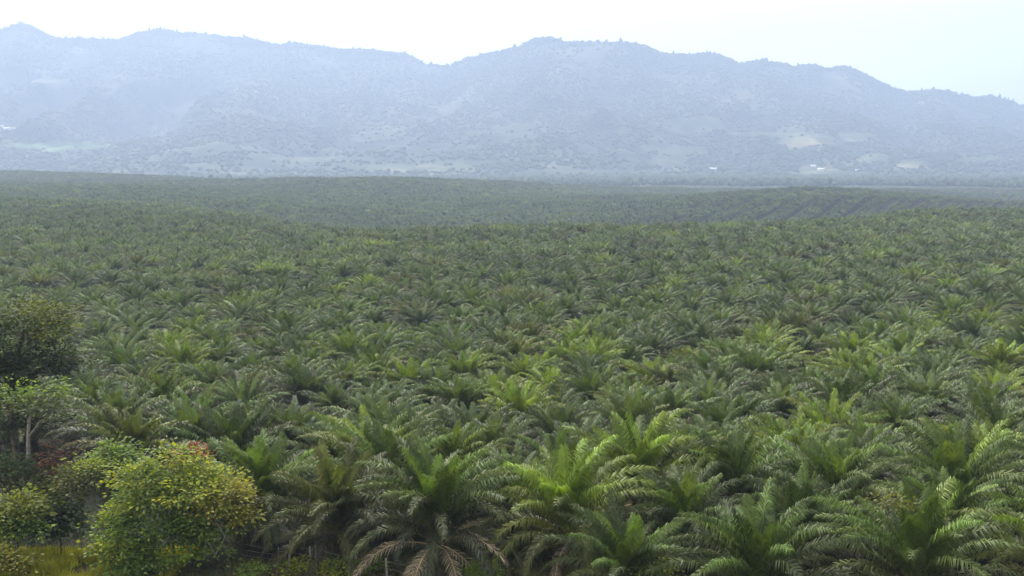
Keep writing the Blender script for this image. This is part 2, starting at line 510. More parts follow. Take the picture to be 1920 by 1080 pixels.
# ------------------------------------------------------------------ oil palm fronds
def frond(rng, L, elev, bend, pairs, leaf_len, lw, segs=8, two=True, droop=.5, sway=0.0, side_fold=.35, rach=True, rw=.05):
    """one feather leaf from the origin along +X; returns V, T, tint factor"""
    s = np.linspace(0, 1, 33)
    th = elev - bend * s ** 1.35
    yaw = sway * s ** 1.5
    dx = np.cos(th) * np.cos(yaw); dy = np.cos(th) * np.sin(yaw); dz = np.sin(th)
    step = L / 32
    Pc = np.zeros((33, 3))
    Pc[1:, 0] = np.cumsum((dx[1:] + dx[:-1]) / 2) * step
    Pc[1:, 1] = np.cumsum((dy[1:] + dy[:-1]) / 2) * step
    Pc[1:, 2] = np.cumsum((dz[1:] + dz[:-1]) / 2) * step
    G = Geo()
    if rach:
        ii = np.linspace(0, 32, segs + 1).astype(int)
        rv, rt = [], []
        for j, i in enumerate(ii):
            w = rw * (1 - .8 * i / 32)
            sd = np.array([-math.sin(yaw[i]), math.cos(yaw[i]), 0])
            up = np.array([-math.sin(th[i]), 0, math.cos(th[i])])
            rv += [Pc[i] + sd * w, Pc[i] + up * w * .8, Pc[i] - sd * w]
        for j in range(segs):
            a, b = 3 * j, 3 * j + 3
            rt += [(a, b, a + 1), (a + 1, b, b + 1), (a + 1, b + 1, a + 2), (a + 2, b + 1, b + 2)]
        G.add(rv, rt, np.array([1.35, 1.25, .9]))
    u = np.linspace(.16, .995, pairs)
    prof = np.clip(np.sin(np.pi * (u * .80 + .10)) ** .7, .25, 1)
    for sgn in (-1, 1):
        uu_ = np.clip(u + rng.uniform(-.3, .3, pairs) / pairs, 0, 1)
        fi = uu_ * 32
        i0 = np.clip(fi.astype(int), 0, 31); fr = (fi - i0)[:, None]
        B = Pc[i0] * (1 - fr) + Pc[i0 + 1] * fr
        t_ = th[i0]; y_ = yaw[i0]
        fw = np.stack([np.cos(t_) * np.cos(y_), np.cos(t_) * np.sin(y_), np.sin(t_)], -1)
        up = np.stack([-np.sin(t_) * np.cos(y_), -np.sin(t_) * np.sin(y_), np.cos(t_)], -1)
        sd = np.cross(up, fw) * sgn
        ll = leaf_len * prof * rng.uniform(.8, 1.12, pairs)
        sweep = rng.uniform(.6, .8, pairs) + .45 * u
        lift = side_fold * rng.uniform(.0, 1.0, pairs)
        d1 = sd * np.cos(sweep)[:, None] + fw * np.sin(sweep)[:, None] + up * lift[:, None]
        d1 /= np.linalg.norm(d1, axis=1)[:, None]
        dr = droop * rng.uniform(.82, 1.2, pairs)
        d2 = d1 + np.array([0, 0, -1.0]) * dr[:, None]
        d2 /= np.linalg.norm(d2, axis=1)[:, None]
        nrm = np.cross(d1, up); nrm /= (np.linalg.norm(nrm, axis=1)[:, None] + 1e-6)
        wv = fw * .75 + up * rng.uniform(-.28, .28, pairs)[:, None]
        wv /= np.linalg.norm(wv, axis=1)[:, None]
        w = lw * (.7 + .3 * prof) * rng.uniform(.8, 1.2, pairs)
        mid = B + d1 * (ll * .5)[:, None]
        tip = mid + d2 * (ll * .5)[:, None]
        if not two: tip = B + (d1 * .4 + d2 * .6) * ll[:, None]
        tone = rng.uniform(.88, 1.12, pairs)
        if two:
            V = np.stack([B - wv * (w * .3)[:, None], B + wv * (w * .3)[:, None], mid - wv * (w * .5)[:, None], mid + wv * (w * .5)[:, None], tip], 1)
            k = np.arange(pairs)[:, None] * 5
            T = np.concatenate([k + [0, 1, 3], k + [0, 3, 2], k + [2, 3, 4]])
            c = np.repeat(tone, 5)
        else:
            V = np.stack([B - wv * (w * .5)[:, None], B + wv * (w * .5)[:, None], tip], 1)
            k = np.arange(pairs)[:, None] * 3
            T = k + [0, 1, 2]
            c = np.repeat(tone, 3)
        G.add(V.reshape(-1, 3), T, np.stack([c, c, c], -1))
    return G.arrays()


def simple_frond(rng, L, elev, bend, width, segs=3):
    """distant frond: a drooping, folded and ragged blade"""
    V, T = [], []
    p = np.zeros(3); y = 0
    for j in range(segs + 1):
        s = j / segs
        w = width * math.sin(math.pi * min(.95, .12 + s * .85)) * rng.uniform(.7, 1.2)
        V += [p + [0, w, -.9 * w], p, p + [0, -w, -.9 * w]]
        th = elev - bend * s ** 1.3
        p = p + np.array([math.cos(th), rng.uniform(-.08, .08), math.sin(th)]) * L / segs
    for j in range(segs):
        a, b = 3 * j, 3 * j + 3
        T += [(a, b, a + 1), (a + 1, b, b + 1), (a + 1, b + 1, a + 2), (a + 2, b + 1, b + 2)]
    return np.array(V), np.array(T), np.ones((len(V), 3))


YOUNG = np.array([.074, .116, .022])
MID = np.array([.059, .077, .019])
OLD = np.array([.047, .056, .024])
BROWN = np.array([.34, .28, .20])


def EL(q): return 89 - 74 * q ** 1.5
def BE(q): return 30 + 80 * q ** .65
def LEN(q): return 4.0 + 1.6 * min(1, q * 2.4) - .9 * max(0, q - .6) / .4


def frond_plan(rng, n, spread=1.0):
    """age, azimuth, elevation, bend, length for n fronds, youngest first"""
    out = []
    a0 = rng.uniform(0, 6.28)
    op = rng.uniform(.7, 1.06); dr = rng.uniform(.8, 1.15)          # how open and how drooping this crown is
    for i in range(n):
        q = i / (n - 1)
        az = a0 + i * 2.39996 + rng.uniform(-.25, .25)
        el = R(89 - (89 - EL(q)) * op + rng.uniform(-11, 11))
        be = R(BE(q) * dr + rng.uniform(-15, 20))
        L = LEN(q) * rng.uniform(.88, 1.08) * spread
        out.append((q, az, el, be, L))
    return out


def tone_of(q, rng):
    c = YOUNG * (1 - q) + MID * q if q < .5 else MID * (2 - 2 * q) + OLD * (2 * q - 1)
    return c * rng.uniform(.62, 1.45) * np.array([rng.uniform(.9, 1.12), 1, rng.uniform(.85, 1.2)])


def turn(V, az, off):
    c, s = math.cos(az), math.sin(az)
    W = V.copy()
    W[:, 0] = V[:, 0] * c - V[:, 1] * s + off * c
    W[:, 1] = V[:, 0] * s + V[:, 1] * c + off * s
    return W


def crown_arrays(seed, n, lod, dead=0):
    rng = np.random.default_rng(seed)
    G = Geo()
    for q, az, el, be, L in frond_plan(rng, n):
        if lod == 1: V, T, C = frond(rng, L, el, be, 44, .95, .115, 6, True, 1.35, rng.uniform(-.22, .22), rw=.055)
        elif lod == 2: V, T, C = frond(rng, L, el, be, 18, 1.0, .30, 4, False, 1.2, rng.uniform(-.22, .22), rw=.07)
        elif lod == 3: V, T, C = frond(rng, L, el, be, 9, 1.0, .5, 3, False, 1.2, rng.uniform(-.22, .22), rw=.1)
        else: V, T, C = simple_frond(rng, L, el, be, .55, 3)
        G.add(turn(V, az, .12 + .25 * q) + [0, 0, -.35 * q], T, C * tone_of(q, rng))
    for k in range(dead):
        V, T, C = frond(rng, rng.uniform(3.2, 4.4), R(rng.uniform(-55, -20)), R(rng.uniform(15, 40)), 24, .8, .08, 5, True, .8, rng.uniform(-.3, .3))
        G.add(turn(V, rng.uniform(0, 6.28), .4) + [0, 0, -.5], T, C * BROWN * rng.uniform(.6, 1.1))
    return G.arrays()


def trunk_mesh(seed, h=1.9):
    """stout trunk wrapped in cut leaf bases"""
    rng = np.random.default_rng(seed)
    G = Geo()
    zs = np.linspace(-.3, h + .25, 9)
    G.tube([(rng.uniform(-.02, .02), rng.uniform(-.02, .02), z) for z in zs], [.52, .44, .40, .38, .38, .40, .44, .46, .25], 10, (.8, .75, .7))
    for i in range(70):
        z = h * (i + .5) / 70; az = i * 2.39996
        r = .36
        d = np.array([math.cos(az), math.sin(az), 0]); sdv = np.array([-d[1], d[0], 0])
        b = d * r + [0, 0, z]
        tip = b + d * rng.uniform(.16, .3) + [0, 0, rng.uniform(.22, .4)]
        w = .1
        V = [b - sdv * w, b + sdv * w, b + [0, 0, .16], tip - sdv * w * .6, tip + sdv * w * .6]
        G.add(V, [(0, 1, 4), (0, 4, 3), (0, 3, 2), (1, 2, 4), (2, 3, 4)], np.array([1, .9, .8]) * rng.uniform(.6, 1.3))
    return G.mesh("trunk", M_BARK)


TRUNKS = [trunk_mesh(60 + k) for k in range(3)]
NCROWN = 12
CROWNS = []
for k in range(NCROWN):
    V, T, C = crown_arrays(100 + k, 46 + (k % 4) * 4, 1, dead=(0, 2, 0, 4)[k % 4])
    CROWNS.append(raw_mesh("crown", V, T, M_PALM, C))

# separate fronds for the nearest palms: frond kinds by age
FR = {}
AGES = [0.0, .15, .35, .55, .75, 1.0]
for a_i, q in enumerate(AGES):
    FR[a_i] = []
    for k in range(4):
        rng = np.random.default_rng(900 + a_i * 10 + k)
        el_, be_ = R(EL(q)), R(BE(q) + rng.uniform(-12, 16))
        V, T, C = frond(rng, LEN(q), el_, be_, 76, .95, .075, 10, True, 1.35, rng.uniform(-.22, .22), rw=.05)
        FR[a_i].append(raw_mesh("frond", V, T, M_PALM, C * tone_of(q, rng)))
DEAD = []
for k in range(4):
    rng = np.random.default_rng(990 + k)
    V, T, C = frond(rng, rng.uniform(3.6, 4.8), R(rng.uniform(-10, 38)), R(rng.uniform(55, 105)), 40, .8, .06, 8, True, .9, rng.uniform(-.3, .3))
    DEAD.append(raw_mesh("dead_frond", V, T, M_DRY, C * BROWN * rng.uniform(.75, 1.15)))
hg = Geo()
hg.tube([(0, 0, -.5), (0, 0, 0), (.02, 0, .5), (.03, .02, 1.2), (.05, .03, 2.0)], [.4, .36, .22, .1, .03], 9, (.09, .12, .03))
HEART = hg.mesh("crown", M_PALM)

# ------------------------------------------------------------------ planting
ORD = ["first", "second", "third", "fourth", "fifth", "sixth", "seventh", "eighth", "ninth", "tenth", "eleventh", "twelfth", "thirteenth", "fourteenth",
       "fifteenth", "sixteenth", "seventeenth", "eighteenth", "nineteenth", "twentieth"]
DX, DY = 7.9, 6.9
ROW0 = 54.0
# palms that show fresh backlit yellow green or sky-sheened grey crowns in the photo (px, py)
BRIGHT = [(1195, 720), (860, 840), (1500, 830), (1220, 850), (490, 800), (750, 710), (330, 680), (1600, 700), (660, 850), (380, 550), (1090, 640), (1830, 830),
          (1880, 720), (1300, 870), (1740, 600), (270, 520), (1830, 600), (960, 760), (1010, 700), (620, 680), (1450, 640), (1560, 660), (1550, 800), (1800, 1000)]
GREY = [(640, 780), (700, 760), (1060, 790), (1440, 750), (1700, 800), (200, 610), (900, 650), (1100, 790), (240, 760), (420, 600), (1590, 610), (1820, 640), (560, 740), (1750, 730), (780, 980), (150, 720)]
cand = []
for r in range(0, 60):
    Y0 = ROW0 + r * DY
    for i in range(-60, 61):
        X = (i + .5 * (r % 2)) * DX + random.uniform(-1.8, 1.8)
        Y = Y0 + random.uniform(-1.8, 1.8)
        if abs(X) > .53 * Y + 4: continue
        px = project((X, Y, CAM[2] - 22))[0][0]
        if r == 0 and px < 1130: continue
        if px < 470 and Y < 79: continue
        if px < 180 and Y < 92: continue
        cand.append((r, X, Y))
n_near = 300
cut_row, cnt = 0, 0
from collections import Counter
cc = Counter(c[0] for c in cand)
for r in sorted(cc):
    if cnt + cc[r] > n_near: break
    cnt += cc[r]; cut_row = r
near = [c for c in cand if c[0] <= cut_row]
Y_CUT = ROW0 + (cut_row + .5) * DY
rows = {}
for c in near: rows.setdefault(c[0], []).append(c)
by_dist = sorted(near, key=lambda c: c[2])
detailed = {(c[1], c[2]) for c in by_dist[:24]}
row_name = {0: "front"}


def colour_class(px, py, rnd):
    db = min(math.hypot((px - a) / 1.0, py - b) for a, b in BRIGHT)
    dg = min(math.hypot(px - a, py - b) for a, b in GREY)
    if db < 42 and db < dg: return "bright"
    if dg < 48: return "grey"
    return "bright" if rnd < .12 else "grey" if rnd < .5 else "olive" if rnd < .6 else "mid"


CLASS = {"bright": ((1.45, 1.4, .78), "bright green"), "grey": ((1.02, .97, 1.5), "grey green"), "olive": ((1.15, .92, .8), "olive green"), "mid": ((.98, 1.0, .95), "mid green")}  # grey paints sky sheen into the crown, bright paints light through fresh leaves


def plant_palm(r, X, Y, pos_txt, first_row):
    z = float(ground_z(X, Y))
    px, py = project((X, Y, z + 5))
    cl = colour_class(px[0], py[0], random.random())
    if r <= 2 and cl == "grey": cl = "mid"
    f, word = CLASS[cl]
    j = random.uniform(.7, 1.3)
    colr = (f[0] * j, f[1] * j, f[2] * j, 1)
    sc = random.uniform(.92, 1.28) * (1.08 if r <= 2 else 1)
    root = empty("oil_palm", (X, Y, z), random.uniform(0, 6.28))
    root.scale = (sc, sc, sc)
    lean = (random.uniform(-.13, .13), random.uniform(-.13, .13), 0)
    root.rotation_euler = (lean[0], lean[1], root.rotation_euler[2])
    obj("trunk", random.choice(TRUNKS), root)
    th = 1.9
    n_dead = 0
    if (X, Y) in detailed:
        cr = obj("crown", HEART, root, (0, 0, th)); cr.color = colr
        rng = np.random.default_rng(int(abs(X * 131 + Y * 17)))
        n = int(rng.integers(46, 54))
        for q, az, el, be, L in frond_plan(rng, n):
            ai = int(np.argmin([abs(q - a) for a in AGES]))
            fo_ = obj("frond", FR[ai][int(rng.integers(0, 4))], cr)
            base_el = R(EL(AGES[ai]))
            off = .12 + .25 * q
            fo_.rotation_euler = (rng.uniform(-.15, .15), -(el - base_el), az)
            fo_.location = (off * math.cos(az), off * math.sin(az), -.35 * q)
            ss = rng.uniform(.88, 1.08); fo_.scale = (ss, ss, ss)
            jj = rng.uniform(.65, 1.4)
            fo_.color = (colr[0] * jj, colr[1] * jj, colr[2] * jj * rng.uniform(.8, 1.2), 1)
        n_dead = int(rng.integers(0, 3)) + (int(rng.integers(6, 11)) if r <= 2 and rng.random() < (.85 if px[0] > 820 else .45) else 0)
        for k in range(11 if r <= 3 else 0):                 # the low skirt of old green fronds
            az = rng.uniform(0, 6.28)
            d = obj("frond", FR[5][int(rng.integers(0, 4))], cr)
            d.rotation_euler = (rng.uniform(-.2, .2), rng.uniform(.2, .75), az)
            d.location = (.4 * math.cos(az), .4 * math.sin(az), -.45)
            d.scale = (.9, .9, .9)
            jj = rng.uniform(.7, 1.25); d.color = (colr[0] * jj, colr[1] * jj, colr[2] * jj, 1)
        for k in range(n_dead):
            az = rng.uniform(0, 6.28)
            d = obj("dead_frond", DEAD[int(rng.integers(0, 4))], cr)
            d.rotation_euler = (rng.uniform(-.3, .3), rng.uniform(-.2, .3), az)
            d.location = (.4 * math.cos(az), .4 * math.sin(az), -.45)
    else:
        cr = obj("crown", CROWNS[random.randrange(NCROWN)], root, (0, 0, th)); cr.color = colr
    extra = " with brown dead fronds" if n_dead >= 3 else ""
    if extra: pos_txt, extra = pos_txt.replace("from the ", "from ").replace("in the ", "in "), " with dead fronds"
    tag(root, f"{word} oil palm{extra}, {pos_txt}", "palm tree", "oil palms of the plantation")
    return root


for r in sorted(rows):
    row = sorted(rows[r], key=lambda c: c[1] / c[2])
    n = len(row)
    rn = "front right row" if r == 0 else f"the {ORD[r - 1]} row behind the fence"
    for k, c in enumerate(row):
        if k < n / 2: ptxt = ("leftmost" if k == 0 else (f"{ORD[k]} from the left" if r else f"{ORD[k]} from left")) + " in " + ("" if r else "the ") + rn
        else: ptxt = ("rightmost" if k == n - 1 else (f"{ORD[n - 1 - k]} from the right" if r else f"{ORD[n - 1 - k]} from right")) + " in " + ("" if r else "the ") + rn
        plant_palm(*c, ptxt, r)

# the rest of the plantation, one mass
far = []
for r in range(cut_row + 1, 260):
    Y0 = ROW0 + r * DY
    if Y0 > 2200: break
    half = int((.56 * Y0 + 20) / DX) + 1
    ii = np.arange(-half, half + 1)
    jit = 2.2 if Y0 < 1400 else 1.3
    X = (ii + .5 * (r % 2)) * DX
    jv = np.where((X > .37 * Y0) & (Y0 > 800), .35, np.where((X > 60) & (Y0 > 720) & (Y0 < 1250), .5, jit))          # the young block at far right keeps clear rows
    X = X + RNG.uniform(-1, 1, len(ii)) * jv
    Y = Y0 + RNG.uniform(-1, 1, len(ii)) * jv
    line = np.round((ii + .5 * (r % 2)) - .5 * r).astype(int)         # slanting planting lines, every fourth left open as a path
    rows_shown = ((X > .36 * Y0) & (Y0 > 800)) | ((X > 90) & (Y0 > 740) & (Y0 < 1300))
    ok = ~(rows_shown & (line % 3 == 0))
    far.append(np.stack([X, Y], -1)[ok])
far = np.vstack(far)
far = far[far[:, 1] < plantation_end(far[:, 0])]
fz = ground_z(far[:, 0], far[:, 1])
# leave out what stands hidden in the dips
vis = np.ones(len(far), bool)
for s in np.linspace(.12, .985, 60):
    sx, sy = far[:, 0] * s, far[:, 1] * s
    line = CAM[2] + (fz + 8.5 - CAM[2]) * s
    vis &= ~((ground_z(sx, sy) + 4.5 > line) & (sy > Y_CUT + 20))
far, fz = far[vis], fz[vis]
nfar = len(far)
fac = np.array([CLASS["bright"][0], CLASS["grey"][0], CLASS["olive"][0], CLASS["mid"][0]])
patch = fbm(far[:, 0] / 90, far[:, 1] / 90, 3, 77)[:, None]
ci = RNG.choice(4, nfar, p=[.1, .42, .1, .38])
cf = fac[ci] * RNG.uniform(.68, 1.32, (nfar, 1)) * (.75 + .5 * patch)
pm = bpy.data.meshes.new("distant_oil_palms")
pm.vertices.add(nfar)
pm.vertices.foreach_set("co", np.stack([far[:, 0], far[:, 1], fz + 1.9], -1).astype(np.float32).ravel())
a = pm.attributes.new("palm_tone", "FLOAT_VECTOR", "POINT"); a.data.foreach_set("vector", cf.astype(np.float32).ravel())
a = pm.attributes.new("palm_turn", "FLOAT_VECTOR", "POINT")
a.data.foreach_set("vector", np.stack([RNG.uniform(-.12, .12, nfar), RNG.uniform(-.12, .12, nfar), RNG.uniform(0, 6.28, nfar)], -1).astype(np.float32).ravel())
sz = RNG.uniform(.86, 1.28, nfar) * np.where((far[:, 0] > .36 * far[:, 1]) & (far[:, 1] > 800), .66, np.where((far[:, 0] > 60) & (far[:, 1] > 720), .86, 1.0))
a = pm.attributes.new("palm_size", "FLOAT_VECTOR", "POINT")
a.data.foreach_set("vector", np.stack([sz, sz, sz * RNG.uniform(.92, 1.1, nfar)], -1).astype(np.float32).ravel())
a = pm.attributes.new("palm_kind", "INT", "POINT"); a.data.foreach_set("value", RNG.integers(0, NCROWN, nfar).astype(np.int32))
pm.update()
mass = obj("distant_oil_palms", pm)
ng = bpy.data.node_groups.new("palm_mass", "GeometryNodeTree")
ng.interface.new_socket("Geometry", in_out='INPUT', socket_type='NodeSocketGeometry')
ng.interface.new_socket("Geometry", in_out='OUTPUT', socket_type='NodeSocketGeometry')
gi, go = ng.nodes.new("NodeGroupInput"), ng.nodes.new("NodeGroupOutput")
join = ng.nodes.new("GeometryNodeJoinGeometry")


def named(nm, dt):
    n = ng.nodes.new("GeometryNodeInputNamedAttribute"); n.data_type = dt; n.inputs["Name"].default_value = nm
    return n.outputs["Attribute"]


for k in range(NCROWN):
    src = next(o for o in COL.objects if o.data == CROWNS[k])          # a real palm's crown supplies the leaf shape
    oi = ng.nodes.new("GeometryNodeObjectInfo"); oi.inputs["Object"].default_value = src; oi.transform_space = 'ORIGINAL'
    sm = ng.nodes.new("GeometryNodeSetMaterial"); sm.inputs["Material"].default_value = M_PALM_FAR
    ng.links.new(oi.outputs["Geometry"], sm.inputs["Geometry"])
    cmpn = ng.nodes.new("FunctionNodeCompare"); cmpn.data_type = 'INT'; cmpn.operation = 'EQUAL'
    ai = [x for x in cmpn.inputs if x.type == 'INT']
    ng.links.new(named("palm_kind", 'INT'), ai[0]); ai[1].default_value = k
    ip = ng.nodes.new("GeometryNodeInstanceOnPoints")
    ng.links.new(gi.outputs[0], ip.inputs["Points"]); ng.links.new(cmpn.outputs["Result"], ip.inputs["Selection"])
    ng.links.new(sm.outputs["Geometry"], ip.inputs["Instance"])
    er = ng.nodes.new("FunctionNodeEulerToRotation"); ng.links.new(named("palm_turn", 'FLOAT_VECTOR'), er.inputs[0])
    ng.links.new(er.outputs[0], ip.inputs["Rotation"])
    ng.links.new(named("palm_size", 'FLOAT_VECTOR'), ip.inputs["Scale"])
    ng.links.new(ip.outputs[0], join.inputs[0])
ng.links.new(join.outputs[0], go.inputs[0])
md = mass.modifiers.new("palm_mass", 'NODES'); md.node_group = ng
tag(mass, "endless mass of distant oil palms rolling over low hills to the valley", "palm plantation", kind="stuff")
print("distant palms", nfar)

# ------------------------------------------------------------------ broadleaf plants
def leaf_cloud(rng, blobs, n_clusters, per, leaf, cols, flat=.5, shell=.55):
    """blobs: (centre, radii, tone index); leaves in sprays through each blob's volume"""
    G = Geo()
    vol = np.array([b[1][0] * b[1][1] * b[1][2] for b in blobs]) ** .7
    vol /= vol.sum()
    Vs, Cs = [], []
    for c in range(n_clusters):
        b = blobs[rng.choice(len(blobs), p=vol)]
        d = rng.normal(size=3); d[2] = abs(d[2]) * .9 + d[2] * .35; d /= np.linalg.norm(d)
        rr = shell + (1 - shell) * rng.random() ** .6
        ctr = np.array(b[0]) + d * np.array(b[1]) * rr * rng.uniform(.72, 1.3)
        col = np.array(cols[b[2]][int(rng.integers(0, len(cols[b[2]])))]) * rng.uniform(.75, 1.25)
        m = int(per * rng.uniform(.6, 1.4))
        spread = leaf * rng.uniform(1.0, 1.9)
        p = ctr + rng.normal(size=(m, 3)) * spread * np.array([1, 1, .55])
        out = (p - ctr) / spread + d * .9 + np.array([0, 0, -.15])
        out[:, 2] *= flat
        out /= np.linalg.norm(out, axis=1)[:, None] + 1e-6
        side = np.cross(out, rng.normal(size=(m, 3)) * .55 + np.array([0, 0, 1.0]))
        side /= np.linalg.norm(side, axis=1)[:, None] + 1e-6
        ln = leaf * rng.uniform(.65, 1.25, m)[:, None]; wd = ln * .3
        up = np.cross(side, out)
        V = np.stack([p, p + out * ln * .5 + side * wd - up * wd * .3, p + out * ln - up * ln * .2, p + out * ln * .5 - side * wd - up * wd * .3], 1)
        Vs.append(V.reshape(-1, 3))
        tone = rng.uniform(.75, 1.25, m)
        Cs.append(np.repeat(tone[:, None] * col, 4, axis=0))
    V = np.vstack(Vs); k = np.arange(len(V) // 4)[:, None] * 4
    T = np.concatenate([k + [0, 1, 2], k + [0, 2, 3]])
    return V, T, np.vstack(Cs)


def broadleaf(name, label, cat, base_px, Y, blobs_px, n_clusters, per, leaf, cols, stems, bark=M_BARK, seed=1, leaf_mat=M_LEAF, group=None, depth=1.0, shell=.55):
    """blobs_px: (px, py, half w px, half h px, dy, tone); stems: list of (base dx px, [(px,py,dy)...], radius)"""
    rng = np.random.default_rng(seed)
    bx = at(base_px, 1000, Y)[0]
    bz = float(ground_z(bx, Y))
    O = np.array([bx, Y, bz])
    root = empty(name, O)
    blobs = []
    for px, py, wx, wy, dy, tone in blobs_px:
        c = at(px, py, Y + dy) - O
        m = (Y + dy) / F
        blobs.append((c, (wx * m, (wx + wy) * .5 * m * depth, wy * m), tone))
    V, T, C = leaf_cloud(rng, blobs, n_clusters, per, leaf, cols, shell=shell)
    g = Geo()
    for (sx, pts, rad) in stems:
        b = at(sx, 1000, Y)[0] - bx
        zb = float(ground_z(bx + b, Y)) - bz
        path = [np.array([b, 0, zb - .2])] + [at(px, py, Y + dy) - O for px, py, dy in pts]
        fine = [path[0]]
        for a_, b_ in zip(path[:-1], path[1:]):
            for t in (.34, .67, 1.0):
                fine.append(a_ + (b_ - a_) * t + (rng.normal(size=3) * .07 if t < 1 else 0))
        g.tube(fine, np.linspace(rad, rad * .35, len(fine)), 7)
        for k in range(4):                              # side limbs
            i = int(rng.integers(len(fine) // 2, len(fine)))
            b_ = blobs[int(rng.integers(0, len(blobs)))]
            tgt = b_[0] + rng.normal(size=3) * np.array(b_[1]) * .5
            a_ = fine[i]
            if np.linalg.norm(tgt - a_) > 6: tgt = a_ + (tgt - a_) * 6 / np.linalg.norm(tgt - a_)
            midp = (a_ + tgt) / 2 + [0, 0, .3]
            g.tube([a_, midp, tgt], [rad * .45, rad * .3, rad * .1], 6)
    obj("trunk", g.mesh("trunk", bark), root)
    obj("crown", raw_mesh("crown", V, T, leaf_mat, C), root)
    tag(root, label, cat, group)
    return root


LIME = [(.24, .28, .022), (.18, .24, .025), (.27, .28, .025), (.10, .15, .03), (.12, .17, .03)]
GREEN = [(.12, .19, .03), (.15, .22, .03), (.09, .15, .03)]
DARK = [(.035, .06, .02), (.045, .07, .02), (.055, .085, .024)]
YELLOW = [(.22, .22, .03), (.18, .2, .03), (.24, .22, .035)]
RUST = [(.26, .075, .03), (.2, .055, .025), (.3, .1, .04)]
DRYB = [(.10, .042, .026), (.075, .035, .025), (.13, .065, .04)]
PALE = [(.08, .105, .04), (.065, .09, .035), (.1, .12, .045)]

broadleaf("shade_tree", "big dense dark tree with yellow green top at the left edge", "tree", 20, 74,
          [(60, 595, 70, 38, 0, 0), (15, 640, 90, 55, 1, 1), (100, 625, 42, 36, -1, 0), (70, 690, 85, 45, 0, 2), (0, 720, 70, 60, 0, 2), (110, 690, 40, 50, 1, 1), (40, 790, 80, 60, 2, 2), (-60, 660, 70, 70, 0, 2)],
          760, 26, .27, [[(.15, .16, .022), (.08, .105, .022), (.055, .08, .022)], [(.035, .055, .018), (.05, .075, .02)], [(.02, .034, .012), (.03, .045, .015)]], [(20, [(30, 850, 0), (20, 740, 0), (45, 620, 0)], .35), (20, [(-10, 760, 0), (-40, 660, 0)], .22)], seed=3)  # leaf tones paint highlights on the top and shade lower down
broadleaf("pale_trunk_tree", "slender young tree with straight pale trunk and thin crown", "tree", 52, 67,
          [(65, 765, 55, 26, 0, 0), (110, 770, 36, 22, -.5, 0), (30, 745, 30, 22, .5, 1), (90, 735, 30, 18, 0, 1)],
          70, 16, .30, [PALE, GREEN], [(50, [(53, 880, 0), (54, 790, 0), (62, 750, 0)], .19)], bark=M_PALE_BARK, seed=5)
broadleaf("red_dry_shrub", "rust brown dry shrub beside the pale straight trunk", "shrub", 105, 66.5,
          [(102, 868, 22, 36, 0, 0), (98, 915, 24, 26, 0, 0)],
          60, 16, .26, [DRYB], [(102, [(100, 950, 0), (105, 860, 0)], .07), (98, [(90, 940, 0), (92, 850, 0)], .05)], seed=6, leaf_mat=M_DRY)
broadleaf("leafy_shrub", "large bushy yellow green shrub in front of the first palms", "shrub", 330, 61.5,
          [(305, 965, 90, 85, 0, 0), (312, 862, 44, 30, 0, 1), (262, 905, 48, 36, -1.2, 1), (275, 945, 50, 24, -2.2, 1), (345, 930, 50, 28, -2.0, 1), (212, 985, 30, 34, -1, 1), (415, 945, 62, 52, -.6, 2), (360, 900, 54, 36, -.4, 1), (235, 1020, 52, 44, -1.8, 0), (330, 1035, 90, 48, -1.5, 0), (450, 975, 36, 30, -.8, 2), (385, 985, 60, 60, -.4, 0)],
          760, 24, .27, [GREEN, LIME, YELLOW], [(375, [(385, 1030, -1.6), (400, 960, -1.2), (430, 920, -.6)], .08), (392, [(405, 1040, -2), (425, 990, -1.5)], .07), (330, [(320, 1000, 0), (300, 880, 0)], .11), (290, [(270, 1000, -.5), (255, 900, -.5)], .08)], bark=M_PALE_BARK, seed=8)  # lime tone paints highlights on upper leaves; yellow is the right lobe's colour
broadleaf("rust_leaved_tree", "small tree tipped with rust red leaves behind the yellow green shrub", "tree", 362, 66,
          [(361, 856, 22, 18, 0, 0), (350, 870, 16, 12, .3, 0)],
          64, 14, .22, [RUST], [(362, [(362, 980, 0), (360, 862, 0)], .08)], seed=9, leaf_mat=M_DRY)
broadleaf("dark_leafy_tree", "dark green leafy tree between the thin pale stems and the large shrub", "tree", 215, 66,
          [(215, 862, 32, 30, 0, 0), (190, 895, 36, 34, 0, 1), (235, 890, 24, 36, 1, 1)],
          150, 18, .30, [GREEN, DARK], [(205, [(205, 960, 0), (212, 880, 0)], .1)], seed=12)
broadleaf("thin_stemmed_tree", "young olive green tree on thin pale forked stems", "tree", 158, 63.5,
          [(150, 900, 44, 32, 0, 0), (125, 925, 28, 24, -.5, 0), (170, 880, 26, 20, .3, 1)],
          105, 18, .28, [[(.10, .11, .03), (.085, .11, .028), (.12, .12, .035)], LIME], [(152, [(150, 980, 0), (153, 910, 0)], .06), (185, [(182, 960, 0), (165, 905, 0)], .06), (188, [(180, 975, .3), (192, 940, .3)], .05)], bark=M_PALE_BARK, seed=14)
broadleaf("round_shrub", "yellow green bush at the left edge above the grass patch", "shrub", 30, 60.5,
          [(35, 960, 48, 34, 0, 0), (-10, 985, 50, 36, 0, 0), (60, 990, 30, 26, -.6, 1), (20, 1000, 50, 28, -.5, 1)],
          190, 20, .30, [[(.17, .18, .02), (.14, .16, .02), (.11, .14, .02)], GREEN], [(30, [(32, 1000, 0), (40, 955, 0)], .07), (10, [(5, 1000, 0), (-5, 975, 0)], .06)], seed=15)
